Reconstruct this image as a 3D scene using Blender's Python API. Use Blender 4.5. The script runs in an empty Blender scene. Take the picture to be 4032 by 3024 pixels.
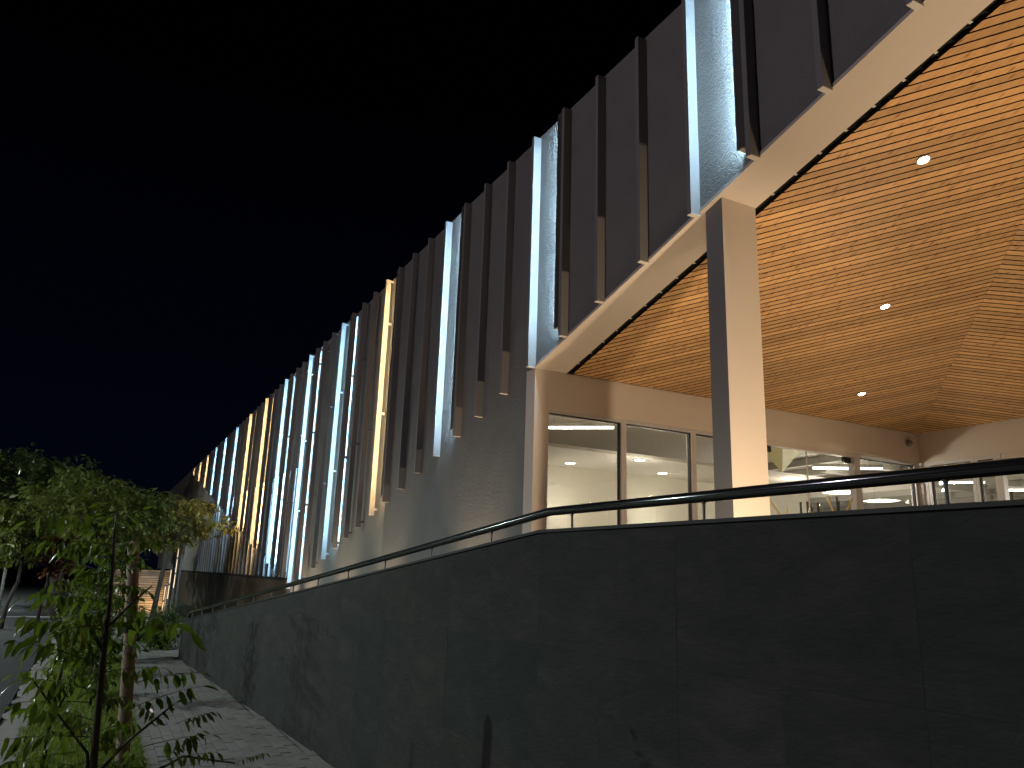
import bpy, bmesh, math, random
import numpy as np
from mathutils import Vector, Matrix, Euler
R = math.radians
random.seed(7); rng = np.random.default_rng(7)
scene = bpy.context.scene
C = scene.collection

# ------------------------------------------------------------------ camera, sky, exposure
cam = bpy.data.cameras.new('camera'); camo = bpy.data.objects.new('camera', cam); C.objects.link(camo)
cam.sensor_width = 36; cam.lens = 27.04; cam.clip_end = 900; cam.clip_start = 0.05
M = Matrix(((0.46898449, 0.20054697, 0.8601363, 0), (0.88262688, -0.14169479, -0.44821019, 0),
            (0.03198964, 0.96938305, -0.24346081, 1.6), (0, 0, 0, 1)))
camo.matrix_world = M
scene.camera = camo
world = bpy.data.worlds.new('World'); scene.world = world; world.use_nodes = True
wn = world.node_tree; wn.nodes.clear()
wo = wn.nodes.new('ShaderNodeOutputWorld'); wb = wn.nodes.new('ShaderNodeBackground')
wt = wn.nodes.new('ShaderNodeTexCoord'); ws = wn.nodes.new('ShaderNodeSeparateXYZ'); wr = wn.nodes.new('ShaderNodeValToRGB')
wr.color_ramp.elements[0].position = 0.0; wr.color_ramp.elements[0].color = (0.0007, 0.0013, 0.0046, 1)
wr.color_ramp.elements[1].position = 0.55; wr.color_ramp.elements[1].color = (0.0002, 0.0002, 0.0005, 1)
wn.links.new(wt.outputs['Generated'], ws.inputs[0]); wn.links.new(ws.outputs['Z'], wr.inputs[0])
wn.links.new(wr.outputs[0], wb.inputs[0]); wn.links.new(wb.outputs[0], wo.inputs[0]); wb.inputs[1].default_value = 1.0
vs = scene.view_settings; vs.view_transform = 'Standard'; vs.look = 'None'; vs.exposure = 0.0; vs.gamma = 1.0; vs.use_curve_mapping = False
scene.cycles.use_denoising = True
scene.cycles.max_bounces = 8; scene.cycles.diffuse_bounces = 4; scene.cycles.glossy_bounces = 4
scene.cycles.transmission_bounces = 4; scene.cycles.transparent_max_bounces = 12
scene.cycles.sample_clamp_indirect = 4.0; scene.cycles.caustics_reflective = False; scene.cycles.caustics_refractive = False

LAMP_STREET = 2900.0; LAMP_FAR = 6000.0; TREE_FILL = 1700.0; FRONT_FILL = 3700.0
FLOOD = 620.0; PORCH_FILL = 440.0; UPLIGHT = 210.0
LED_COOL = 150.0; LED_WARM = 120.0; INTERIOR = 0.52

def light(name, kind, loc, power, color, size=0.05, aim=None, spot=None, blend=0.5, parent=None):
    l = bpy.data.lights.new(name, kind); l.energy = power; l.color = color
    if kind == 'AREA': l.shape = 'RECTANGLE'; l.size = size; l.size_y = size
    else: l.shadow_soft_size = size
    if spot: l.spot_size = R(spot); l.spot_blend = blend
    o = bpy.data.objects.new(name, l); C.objects.link(o); o.location = loc
    if aim is not None:
        d = Vector(aim) - Vector(loc); o.rotation_euler = d.to_track_quat('-Z', 'Y').to_euler()
    if parent is not None: o.parent = parent
    return o

# ------------------------------------------------------------------ materials
def mat(name, col, rough=0.6, metal=0.0, spec=0.5, noise=0.0, nscale=6.0, bump=0.0, bscale=60.0, stretch=(1, 1, 1), emit=None, estr=0.0, rand=0.0, island=0.0, trans=0.0):
    m = bpy.data.materials.new(name); m.use_nodes = True; nt = m.node_tree; p = nt.nodes['Principled BSDF']
    p.inputs['Base Color'].default_value = (*col, 1); p.inputs['Roughness'].default_value = rough
    p.inputs['Metallic'].default_value = metal; p.inputs['Specular IOR Level'].default_value = spec
    tc = nt.nodes.new('ShaderNodeTexCoord'); mp = nt.nodes.new('ShaderNodeMapping'); mp.inputs['Scale'].default_value = stretch
    nt.links.new(tc.outputs['Object'], mp.inputs[0])
    cur = None
    if noise or rand or island:
        val = None
        def addv(sock, amt):
            nonlocal val
            ma = nt.nodes.new('ShaderNodeMath'); ma.operation = 'MULTIPLY_ADD'
            nt.links.new(sock, ma.inputs[0]); ma.inputs[1].default_value = amt
            if val is None: ma.inputs[2].default_value = 1.0 - amt * 0.5
            else: nt.links.new(val, ma.inputs[2])
            val = ma.outputs[0]
        if noise:
            n = nt.nodes.new('ShaderNodeTexNoise'); n.inputs['Scale'].default_value = nscale; n.inputs['Detail'].default_value = 6; n.inputs['Roughness'].default_value = 0.62
            nt.links.new(mp.outputs[0], n.inputs['Vector']); addv(n.outputs['Fac'], noise * 2)
        if rand:
            oi = nt.nodes.new('ShaderNodeObjectInfo'); val0 = val; addv(oi.outputs['Random'], rand)
            if val0 is not None: pass
        if island:
            g = nt.nodes.new('ShaderNodeNewGeometry'); addv(g.outputs['Random Per Island'], island)
        # recentre when several terms were added
        sub = nt.nodes.new('ShaderNodeMath'); sub.operation = 'SUBTRACT'; nt.links.new(val, sub.inputs[0])
        extra = 0.0
        if noise and rand: extra += rand * 0.5
        if (noise or rand) and island: extra += island * 0.5
        sub.inputs[1].default_value = extra
        mx = nt.nodes.new('ShaderNodeVectorMath'); mx.operation = 'SCALE'; mx.inputs[0].default_value = col
        nt.links.new(sub.outputs[0], mx.inputs['Scale']); nt.links.new(mx.outputs[0], p.inputs['Base Color'])
    if bump:
        b = nt.nodes.new('ShaderNodeTexNoise'); b.inputs['Scale'].default_value = bscale; b.inputs['Detail'].default_value = 4
        nt.links.new(mp.outputs[0], b.inputs['Vector'])
        bp = nt.nodes.new('ShaderNodeBump'); bp.inputs['Strength'].default_value = min(1.0, bump); bp.inputs['Distance'].default_value = 0.01 * max(1.0, bump)
        nt.links.new(b.outputs['Fac'], bp.inputs['Height']); nt.links.new(bp.outputs[0], p.inputs['Normal'])
    if emit:
        p.inputs['Emission Color'].default_value = (*emit, 1); p.inputs['Emission Strength'].default_value = estr
    if trans:
        out = nt.nodes['Material Output']; tr = nt.nodes.new('ShaderNodeBsdfTranslucent')
        tr.inputs[0].default_value = (col[0] * 1.6, col[1] * 1.6, col[2] * 0.8, 1)
        ms = nt.nodes.new('ShaderNodeMixShader'); ms.inputs[0].default_value = trans
        nt.links.new(p.outputs[0], ms.inputs[1]); nt.links.new(tr.outputs[0], ms.inputs[2]); nt.links.new(ms.outputs[0], out.inputs[0])
    return m

def glass_mat(name, tint=(0.95, 0.965, 0.95), f0=0.07):
    m = bpy.data.materials.new(name); m.use_nodes = True; nt = m.node_tree; nt.nodes.clear()
    o = nt.nodes.new('ShaderNodeOutputMaterial'); t = nt.nodes.new('ShaderNodeBsdfTransparent'); g = nt.nodes.new('ShaderNodeBsdfGlossy')
    x = nt.nodes.new('ShaderNodeMixShader'); lw = nt.nodes.new('ShaderNodeLayerWeight'); lw.inputs[0].default_value = 0.5
    pw = nt.nodes.new('ShaderNodeMath'); pw.operation = 'POWER'; pw.inputs[1].default_value = 5
    ma = nt.nodes.new('ShaderNodeMath'); ma.operation = 'MULTIPLY_ADD'; ma.inputs[1].default_value = 1 - f0; ma.inputs[2].default_value = f0
    t.inputs[0].default_value = (*tint, 1); g.inputs['Roughness'].default_value = 0.0
    nt.links.new(lw.outputs['Facing'], pw.inputs[0]); nt.links.new(pw.outputs[0], ma.inputs[0]); nt.links.new(ma.outputs[0], x.inputs[0])
    nt.links.new(t.outputs[0], x.inputs[1]); nt.links.new(g.outputs[0], x.inputs[2]); nt.links.new(x.outputs[0], o.inputs[0])
    return m

def wood_mat():
    m = bpy.data.materials.new('timber'); m.use_nodes = True; nt = m.node_tree; p = nt.nodes['Principled BSDF']
    tc = nt.nodes.new('ShaderNodeTexCoord'); oi = nt.nodes.new('ShaderNodeObjectInfo')
    ad = nt.nodes.new('ShaderNodeVectorMath'); ad.operation = 'ADD'
    sc_ = nt.nodes.new('ShaderNodeVectorMath'); sc_.operation = 'SCALE'; sc_.inputs[0].default_value = (37, 91, 13)
    nt.links.new(oi.outputs['Random'], sc_.inputs['Scale']); nt.links.new(tc.outputs['Object'], ad.inputs[0]); nt.links.new(sc_.outputs[0], ad.inputs[1])
    rot = nt.nodes.new('ShaderNodeMapping'); rot.inputs['Rotation'].default_value = (0, 0, R(-45)); rot.inputs['Scale'].default_value = (2.6, 30, 8)
    nt.links.new(ad.outputs[0], rot.inputs[0])
    n = nt.nodes.new('ShaderNodeTexNoise'); n.inputs['Scale'].default_value = 1.6; n.inputs['Detail'].default_value = 7; n.inputs['Distortion'].default_value = 0.6
    nt.links.new(rot.outputs[0], n.inputs['Vector'])
    r = nt.nodes.new('ShaderNodeValToRGB'); e = r.color_ramp.elements
    e[0].position = 0.27; e[0].color = (0.44, 0.225, 0.085, 1); e[1].position = 0.66; e[1].color = (0.65, 0.385, 0.155, 1)
    x = r.color_ramp.elements.new(0.46); x.color = (0.59, 0.335, 0.13, 1)
    nt.links.new(n.outputs['Fac'], r.inputs[0])
    # knots
    k = nt.nodes.new('ShaderNodeMapping'); k.inputs['Rotation'].default_value = (0, 0, R(-45)); k.inputs['Scale'].default_value = (5.2, 14, 1)
    nt.links.new(ad.outputs[0], k.inputs[0])
    v = nt.nodes.new('ShaderNodeTexVoronoi'); v.inputs['Scale'].default_value = 1.3; nt.links.new(k.outputs[0], v.inputs['Vector'])
    kr = nt.nodes.new('ShaderNodeValToRGB'); kr.color_ramp.elements[0].position = 0.06; kr.color_ramp.elements[0].color = (0.42, 0.3, 0.24, 1)
    kr.color_ramp.elements[1].position = 0.26; kr.color_ramp.elements[1].color = (1, 1, 1, 1)
    nt.links.new(v.outputs['Distance'], kr.inputs[0])
    mul = nt.nodes.new('ShaderNodeMix'); mul.data_type = 'RGBA'; mul.blend_type = 'MULTIPLY'; mul.inputs[0].default_value = 1
    nt.links.new(r.outputs[0], mul.inputs[6]); nt.links.new(kr.outputs[0], mul.inputs[7])
    br = nt.nodes.new('ShaderNodeMath'); br.operation = 'MULTIPLY_ADD'; br.inputs[1].default_value = 0.42; br.inputs[2].default_value = 0.78
    nt.links.new(oi.outputs['Random'], br.inputs[0])
    sc2 = nt.nodes.new('ShaderNodeVectorMath'); sc2.operation = 'SCALE'; nt.links.new(mul.outputs[2], sc2.inputs[0]); nt.links.new(br.outputs[0], sc2.inputs['Scale'])
    nt.links.new(sc2.outputs[0], p.inputs['Base Color']); p.inputs['Roughness'].default_value = 0.42
    return m

def stucco_mat():
    m = bpy.data.materials.new('stucco'); m.use_nodes = True; nt = m.node_tree; p = nt.nodes['Principled BSDF']
    tc = nt.nodes.new('ShaderNodeTexCoord')
    n = nt.nodes.new('ShaderNodeTexNoise'); n.inputs['Scale'].default_value = 3; n.inputs['Detail'].default_value = 6; nt.links.new(tc.outputs['Object'], n.inputs['Vector'])
    r = nt.nodes.new('ShaderNodeValToRGB'); r.color_ramp.elements[0].color = (0.15, 0.147, 0.136, 1); r.color_ramp.elements[1].color = (0.22, 0.215, 0.197, 1)
    nt.links.new(n.outputs['Fac'], r.inputs[0]); nt.links.new(r.outputs[0], p.inputs['Base Color'])
    w = nt.nodes.new('ShaderNodeTexNoise'); w.inputs['Scale'].default_value = 26; w.inputs['Detail'].default_value = 2.5; w.inputs['Distortion'].default_value = 1.6
    nt.links.new(tc.outputs['Object'], w.inputs['Vector'])
    rr = nt.nodes.new('ShaderNodeValToRGB'); rr.color_ramp.elements[0].position = 0.38; rr.color_ramp.elements[1].position = 0.62
    nt.links.new(w.outputs['Fac'], rr.inputs[0])
    b = nt.nodes.new('ShaderNodeBump'); b.inputs['Strength'].default_value = 0.55; b.inputs['Distance'].default_value = 0.006
    nt.links.new(rr.outputs[0], b.inputs['Height']); nt.links.new(b.outputs[0], p.inputs['Normal'])
    p.inputs['Roughness'].default_value = 0.62; p.inputs['Specular IOR Level'].default_value = 0.4
    return m

def slate_mat():
    m = bpy.data.materials.new('slate_tile'); m.use_nodes = True; nt = m.node_tree; p = nt.nodes['Principled BSDF']
    tc = nt.nodes.new('ShaderNodeTexCoord'); oi = nt.nodes.new('ShaderNodeObjectInfo')
    ad = nt.nodes.new('ShaderNodeVectorMath'); ad.operation = 'ADD'; s = nt.nodes.new('ShaderNodeVectorMath'); s.operation = 'SCALE'; s.inputs[0].default_value = (17, 5, 29)
    nt.links.new(oi.outputs['Random'], s.inputs['Scale']); nt.links.new(tc.outputs['Object'], ad.inputs[0]); nt.links.new(s.outputs[0], ad.inputs[1])
    mp = nt.nodes.new('ShaderNodeMapping'); mp.inputs['Scale'].default_value = (0.8, 1, 2.0); mp.inputs['Rotation'].default_value = (0, R(24), 0); nt.links.new(ad.outputs[0], mp.inputs[0])
    n = nt.nodes.new('ShaderNodeTexNoise'); n.inputs['Scale'].default_value = 3.2; n.inputs['Detail'].default_value = 10; n.inputs['Roughness'].default_value = 0.72; n.inputs['Distortion'].default_value = 0.5
    nt.links.new(mp.outputs[0], n.inputs['Vector'])
    r = nt.nodes.new('ShaderNodeValToRGB'); e = r.color_ramp.elements
    e[0].position = 0.32; e[0].color = (0.022, 0.027, 0.027, 1); e[1].position = 0.72; e[1].color = (0.050, 0.052, 0.049, 1)
    x = e.new(0.52); x.color = (0.033, 0.036, 0.0345, 1)
    nt.links.new(n.outputs['Fac'], r.inputs[0])
    tint = nt.nodes.new('ShaderNodeValToRGB'); te = tint.color_ramp.elements; te[0].color = (0.84, 0.93, 0.93, 1); te[1].color = (1.12, 1.04, 0.99, 1)
    nt.links.new(oi.outputs['Random'], tint.inputs[0])
    mul = nt.nodes.new('ShaderNodeMix'); mul.data_type = 'RGBA'; mul.blend_type = 'MULTIPLY'; mul.inputs[0].default_value = 1
    nt.links.new(r.outputs[0], mul.inputs[6]); nt.links.new(tint.outputs[0], mul.inputs[7]); nt.links.new(mul.outputs[2], p.inputs['Base Color'])
    f = nt.nodes.new('ShaderNodeTexNoise'); f.inputs['Scale'].default_value = 22; f.inputs['Detail'].default_value = 9; f.inputs['Roughness'].default_value = 0.7; nt.links.new(mp.outputs[0], f.inputs['Vector'])
    b = nt.nodes.new('ShaderNodeBump'); b.inputs['Strength'].default_value = 0.8; b.inputs['Distance'].default_value = 0.012; nt.links.new(f.outputs['Fac'], b.inputs['Height']); nt.links.new(b.outputs[0], p.inputs['Normal'])
    p.inputs['Roughness'].default_value = 0.78; p.inputs['Specular IOR Level'].default_value = 0.25
    return m

m_stucco = stucco_mat(); m_slate = slate_mat(); m_wood = wood_mat()
m_panel = mat('render_panel', (0.235, 0.225, 0.205), 0.5, noise=0.08, nscale=2, bump=0.15, bscale=120)
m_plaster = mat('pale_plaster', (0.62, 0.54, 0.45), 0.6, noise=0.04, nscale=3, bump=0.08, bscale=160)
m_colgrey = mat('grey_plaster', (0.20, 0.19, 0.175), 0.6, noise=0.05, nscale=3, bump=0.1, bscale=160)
m_fin = mat('fin_paint', (0.225, 0.215, 0.21), 0.42, noise=0.08, nscale=1.5, stretch=(4, 4, 0.6))
m_fincap = mat('fin_cap', (0.66, 0.62, 0.56), 0.5)
m_shield = mat('shield_paint', (0.06, 0.055, 0.05), 0.5)
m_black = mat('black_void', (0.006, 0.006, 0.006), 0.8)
m_plinth = mat('plinth_metal', (0.10, 0.078, 0.06), 0.45, metal=0.25, noise=0.04, nscale=1.2, stretch=(1, 1, 3))
m_alu = mat('aluminium', (0.58, 0.55, 0.53), 0.42, metal=0.15, noise=0.03, nscale=4)
m_gasket = mat('gasket', (0.02, 0.02, 0.02), 0.6)
m_glass = glass_mat('glass')
m_darkglass = mat('dark_glass', (0.012, 0.014, 0.014), 0.22, spec=0.35)
m_terrace = mat('terrace_tile', (0.48, 0.44, 0.39), 0.5, noise=0.1, nscale=2, bump=0.1, bscale=50)
m_cream = mat('cream_wall', (0.62, 0.585, 0.49), 0.7, noise=0.03, nscale=1.5)
m_white = mat('white_ceiling', (0.72, 0.68, 0.61), 0.7, noise=0.04, nscale=2)
m_greywall = mat('grey_wall', (0.42, 0.40, 0.36), 0.7, noise=0.08, nscale=2)
m_duct = mat('duct', (0.5, 0.49, 0.47), 0.35, metal=0.7)
m_floor = mat('indoor_floor', (0.35, 0.32, 0.28), 0.25, noise=0.05, nscale=3)
m_steel = mat('dark_steel', (0.19, 0.20, 0.20), 0.12, metal=0.9, noise=0.06, nscale=9)
m_steelpost = mat('post_steel', (0.32, 0.32, 0.32), 0.4, metal=0.8)
m_coping = mat('coping', (0.012, 0.012, 0.012), 0.6, noise=0.1)
m_paver = mat('paver', (0.25, 0.25, 0.235), 0.85, noise=0.16, nscale=9, bump=0.5, bscale=130, rand=0.16)
m_paver2 = mat('paver_far', (0.25, 0.25, 0.235), 0.85, noise=0.16, nscale=9, bump=0.5, bscale=130, island=0.16)
m_joint = mat('paver_joint', (0.24, 0.24, 0.225), 0.95, noise=0.2, nscale=30)
m_asphalt = mat('asphalt', (0.040, 0.041, 0.047), 0.8, noise=0.25, nscale=6, bump=0.6, bscale=220)
m_concrete = mat('concrete', (0.23, 0.225, 0.21), 0.9, noise=0.2, nscale=7, bump=0.5, bscale=60)
m_soil = mat('soil', (0.05, 0.055, 0.03), 0.95, noise=0.3, nscale=8, bump=0.8, bscale=60)
m_paint = mat('road_paint', (0.72, 0.72, 0.70), 0.7, noise=0.15, nscale=20)
m_grass = mat('grass_blade', (0.19, 0.26, 0.055), 0.6, island=0.7, trans=0.25)
m_bark = mat('bark', (0.06, 0.047, 0.036), 0.9, noise=0.25, nscale=12, bump=0.9, bscale=40, stretch=(1, 1, 0.3))
m_palebark = mat('pale_bark', (0.075, 0.065, 0.052), 0.9, noise=0.25, nscale=12, bump=0.9, bscale=40, stretch=(1, 1, 0.3))
m_twig = mat('twig', (0.075, 0.065, 0.04), 0.5, noise=0.2, nscale=14)
m_leaf_a = mat('broad_leaf', (0.15, 0.18, 0.045), 0.42, island=0.9, trans=0.3)
m_leaf_b = mat('dark_leaf', (0.075, 0.105, 0.03), 0.38, island=0.8, trans=0.25)
m_leaf_c = mat('yellow_leaf', (0.23, 0.20, 0.055), 0.42, island=0.8, trans=0.3)
m_leaf_r = mat('red_leaf', (0.16, 0.06, 0.035), 0.5, island=0.8, trans=0.3)
m_leaf_s = mat('sapling_leaf', (0.105, 0.16, 0.03), 0.2, island=0.7, trans=0.45)
m_stake = mat('stake_wood', (0.33, 0.27, 0.19), 0.85, noise=0.22, nscale=10, stretch=(3, 3, 0.4), bump=0.5, bscale=50)
m_tie = mat('rubber_tie', (0.02, 0.02, 0.02), 0.7)
m_stone = mat('stone_block', (0.40, 0.33, 0.25), 0.85, noise=0.25, nscale=9, bump=0.8, bscale=35, rand=0.4)
m_mortar = mat('dark_mortar', (0.05, 0.042, 0.035), 0.95)
m_polewhite = mat('pole_paint', (0.30, 0.30, 0.28), 0.6)
m_lamp_white = mat('lamp_white', (0.9, 0.9, 0.9), 0.5, emit=(1.0, 0.93, 0.80), estr=14)
m_lamp_spot = mat('lamp_spot', (0.9, 0.9, 0.9), 0.5, emit=(1.0, 0.88, 0.66), estr=60)
m_trim = mat('fixture_trim', (0.6, 0.6, 0.58), 0.4)
m_cool = mat('led_cool', (0.9, 0.9, 0.9), 0.5, emit=(0.38, 0.72, 1.0), estr=LED_COOL)
m_cool_near = mat('led_cool_bright', (0.9, 0.9, 0.9), 0.5, emit=(0.48, 0.76, 1.0), estr=LED_COOL * 2.0)
m_warm = mat('led_warm', (0.9, 0.9, 0.9), 0.5, emit=(1.0, 0.68, 0.30), estr=LED_WARM)
m_warm_near = mat('led_warm_bright', (0.9, 0.9, 0.9), 0.5, emit=(1.0, 0.70, 0.34), estr=LED_WARM * 2.6)
m_tape = mat('yellow_tape', (0.75, 0.60, 0.20), 0.6)
m_fabric = mat('white_fabric', (0.75, 0.72, 0.66), 0.8, trans=0.4)
m_exit = mat('exit_green', (0.1, 0.5, 0.3), 0.5, emit=(0.25, 1.0, 0.75), estr=2.0)
m_streetlens = mat('street_lens', (0.9, 0.9, 0.9), 0.5, emit=(0.9, 1.0, 0.95), estr=20)

# ------------------------------------------------------------------ mesh helpers
class MB:
    def __init__(s): s.v = []; s.f = []; s.m = []
    def add(s, vs, fs, mi=0):
        o = len(s.v); s.v += [tuple(p) for p in vs]; s.f += [tuple(i + o for i in f) for f in fs]; s.m += [mi] * len(fs)
    def box(s, x0, x1, y0, y1, z0, z1, mi=0):
        s.add([(x0, y0, z0), (x1, y0, z0), (x1, y1, z0), (x0, y1, z0), (x0, y0, z1), (x1, y0, z1), (x1, y1, z1), (x0, y1, z1)],
              [(0, 3, 2, 1), (4, 5, 6, 7), (0, 1, 5, 4), (1, 2, 6, 5), (2, 3, 7, 6), (3, 0, 4, 7)], mi)
    def prism(s, bottom, top, mi=0):
        n = len(bottom)
        s.add(list(bottom) + list(top), [tuple(reversed(range(n))), tuple(range(n, 2 * n))] + [(i, (i + 1) % n, n + (i + 1) % n, n + i) for i in range(n)], mi)
    def tube(s, pts, rad, n=8, mi=0, cap=True):
        pts = [Vector(p) for p in pts]; rads = rad if isinstance(rad, (list, tuple)) else [rad] * len(pts)
        o = len(s.v); prev = None
        for i, p in enumerate(pts):
            if i == 0: t = pts[1] - pts[0]
            elif i == len(pts) - 1: t = pts[-1] - pts[-2]
            else: t = (pts[i + 1] - p).normalized() + (p - pts[i - 1]).normalized()
            t.normalize()
            up = Vector((0, 0, 1)) if abs(t.z) < 0.93 else Vector((1, 0, 0))
            a = t.cross(up).normalized(); b = t.cross(a).normalized()
            if prev is not None and a.dot(prev) < 0: a = -a; b = -b
            prev = a
            for k in range(n):
                g = 2 * math.pi * k / n; q = p + (a * math.cos(g) + b * math.sin(g)) * rads[i]; s.v.append(tuple(q))
        for i in range(len(pts) - 1):
            for k in range(n):
                s.f.append((o + i * n + k, o + i * n + (k + 1) % n, o + (i + 1) * n + (k + 1) % n, o + (i + 1) * n + k)); s.m.append(mi)
        if cap:
            s.f.append(tuple(o + k for k in range(n))); s.m.append(mi); e = o + (len(pts) - 1) * n
            s.f.append(tuple(e + k for k in reversed(range(n)))); s.m.append(mi)
    def mesh(s, name, mats, smooth=False):
        me = bpy.data.meshes.new(name); me.from_pydata(s.v, [], s.f)
        for m in (mats if isinstance(mats, (list, tuple)) else [mats]): me.materials.append(m)
        if any(s.m): me.polygons.foreach_set('material_index', s.m)
        bm = bmesh.new(); bm.from_mesh(me); bmesh.ops.recalc_face_normals(bm, faces=bm.faces); bm.to_mesh(me); bm.free()
        if smooth: me.polygons.foreach_set('use_smooth', [True] * len(me.polygons))
        me.update(); return me

def tag(o, label=None, cat=None, group=None, kind=None):
    if label: o['label'] = label
    if cat: o['category'] = cat
    if group: o['group'] = group
    if kind: o['kind'] = kind
    return o
def empty(name, loc=(0, 0, 0), rz=0.0, parent=None):
    o = bpy.data.objects.new(name, None); C.objects.link(o); o.location = loc; o.rotation_euler = (0, 0, rz); o.empty_display_size = 0.2
    if parent: o.parent = parent
    return o
def obj(name, mb, mats, parent=None, smooth=False, bevel=0.0, loc=None):
    me = mb if isinstance(mb, bpy.types.Mesh) else mb.mesh(name, mats, smooth)
    o = bpy.data.objects.new(name, me); C.objects.link(o)
    if parent: o.parent = parent
    if loc is not None: o.location = loc
    if bevel:
        md = o.modifiers.new('bevel', 'BEVEL'); md.width = bevel; md.segments = 2; md.limit_method = 'ANGLE'; md.angle_limit = R(40)
    return o
def fast_mesh(name, verts, faces_flat, nper, mats):
    me = bpy.data.meshes.new(name); nv = len(verts); nf = len(faces_flat) // nper
    me.vertices.add(nv); me.vertices.foreach_set('co', np.asarray(verts, dtype=np.float32).ravel())
    me.loops.add(nf * nper); me.loops.foreach_set('vertex_index', np.asarray(faces_flat, dtype=np.int32))
    me.polygons.add(nf); me.polygons.foreach_set('loop_start', np.arange(0, nf * nper, nper, dtype=np.int32))
    me.update(calc_edges=True); me.validate()
    for m in mats: me.materials.append(m)
    return me
def struct(name, mb, mats): return tag(obj(name, mb, mats), kind='structure')
def clip(poly, a, b, c):   # keep a*x + b*y <= c
    out = []
    for i in range(len(poly)):
        p, q = poly[i], poly[(i + 1) % len(poly)]; dp = a * p[0] + b * p[1] - c; dq = a * q[0] + b * q[1] - c
        if dp <= 0: out.append(p)
        if (dp < 0 < dq) or (dq < 0 < dp):
            t = dp / (dp - dq); out.append((p[0] + t * (q[0] - p[0]), p[1] + t * (q[1] - p[1])))
    return out

# ------------------------------------------------------------------ ground, road, kerb, pavement
g = MB(); g.box(-320, 220, -260, 260, -0.6, -0.03); struct('ground', g, m_soil)
g = MB(); g.box(-200, 60, -8.5, -0.62, -0.2, -0.012); road = struct('road', g, m_asphalt)
g = MB(); g.box(-28.0, -27.72, -7.6, -0.75, -0.008, -0.004); struct('road_stop_line', g, m_paint)
g = MB(); g.box(-200, 60, -11.5, -8.62, -0.3, 0.06); struct('far_pavement', g, m_concrete)
# ragged concrete kerb apron between road and lawn
random.seed(11); g = MB(); x = -60.0; prev = -0.56
while x < 4:
    n = x + random.uniform(0.08, 0.35); y = -0.55 + random.uniform(-0.07, 0.06)
    g.prism([(x, prev, -0.02), (n, y, -0.02), (n, -0.33, -0.02), (x, -0.33, -0.02)], [(x, prev, 0.012), (n, y, 0.012), (n, -0.33, 0.012), (x, -0.33, 0.012)]); x = n; prev = y
struct('kerb', g, m_concrete)
g = MB(); g.box(-120, 6, -0.33, 0.63, -0.1, -0.004); struct('lawn', g, mat('lawn_soil', (0.085, 0.11, 0.035), 0.95, noise=0.35, nscale=9, bump=0.6, bscale=50))
g = MB(); g.box(-60, 6, 0.63, 2.6, -0.15, -0.022); pavement = struct('pavement', g, m_joint)
# pavers: 0.20 x 0.10 laid in stretcher bond, long side along the street
A = R(2.95); U = Vector((math.cos(A), math.sin(A), 0)); N = Vector((-math.sin(A), math.cos(A), 0)); DW = N.dot(Vector((-14.391, 1.683, 0)))
def wall_y(x): return (DW + math.sin(A) * x) / math.cos(A)
pm = MB(); pm.box(-0.0965, 0.0965, -0.0475, 0.0475, -0.03, 0.0); pme = pm.mesh('paver', m_paver)
cells = []
for j in range(14):
    yc = 0.68 + j * 0.1
    for i in range(-20, 190):
        xc = -3.0 - i * 0.2 - (0.1 if j % 2 else 0)
        lim = wall_y(xc) - 0.05 if xc > -15.9 else 2.05
        if yc < lim: cells.append((xc, yc))
random.seed(5)
view = [c for c in cells if c[0] < -7.35]; view.sort(key=lambda c: -c[0])
near = view[:285]; nset = set(near); far = MB()
for (xc, yc) in near:
    o = obj('paver', pme, None, pavement, loc=(xc, yc, random.uniform(-0.0035, 0.001))); o.rotation_euler = (random.gauss(0, .006), random.gauss(0, .006), random.gauss(0, .008))
for (xc, yc) in cells:
    if (xc, yc) in nset: continue
    z = random.uniform(-0.0035, 0.001); far.box(xc - .0965, xc + .0965, yc - .0475, yc + .0475, -.03, z)
tag(obj('distant_pavers', far, m_paver2, pavement), kind='stuff')

# grass blades on the lawn
nb = 52000
gx = -4.5 - 16 * rng.random(nb) ** 1.3; gy = -0.40 + 1.02 * rng.random(nb)
keep = gy > -0.36 + 0.04 * np.sin(gx * 7) + 0.03 * np.sin(gx * 17); gx, gy = gx[keep], gy[keep]; nb = len(gx)
hh = 0.025 + 0.045 * rng.random(nb); an = rng.random(nb) * 6.283; wv = 0.004 + 0.003 * rng.random(nb); ln = 0.03 * rng.standard_normal((nb, 2))
V = np.zeros((nb, 3, 3), np.float32)
V[:, 0] = np.stack([gx - wv * np.cos(an), gy - wv * np.sin(an), np.full(nb, -0.004)], 1)
V[:, 1] = np.stack([gx + wv * np.cos(an), gy + wv * np.sin(an), np.full(nb, -0.004)], 1)
V[:, 2] = np.stack([gx + ln[:, 0], gy + ln[:, 1], hh], 1)
me = fast_mesh('grass', V.reshape(-1, 3), np.arange(nb * 3), 3, [m_grass])
tag(obj('grass', me, None), 'short green grass covering the strip between kerb and pavement', 'grass', kind='stuff')

# ------------------------------------------------------------------ terrace and ramp behind the tiled wall
g = MB(); tp = [(-3.86, 2.36), (4.5, 2.78), (4.5, 10.51), (-7.126, 10.51), (-7.126, 4.102), (-3.86, 4.102)]
g.prism([(x, y, -.02) for x, y in tp], [(x, y, 1.0) for x, y in tp]); struct('terrace', g, m_terrace)
g = MB()
g.prism([(-15.7, 1.83, -0.03), (-3.862, 2.42, -0.03), (-3.862, 4.0, -0.03), (-15.8, 4.0, -0.03)], [(-15.7, 1.83, -0.02), (-3.862, 2.42, 1.0), (-3.862, 4.0, 1.0), (-15.8, 4.0, -0.02)])
struct('ramp', g, m_terrace)

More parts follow.
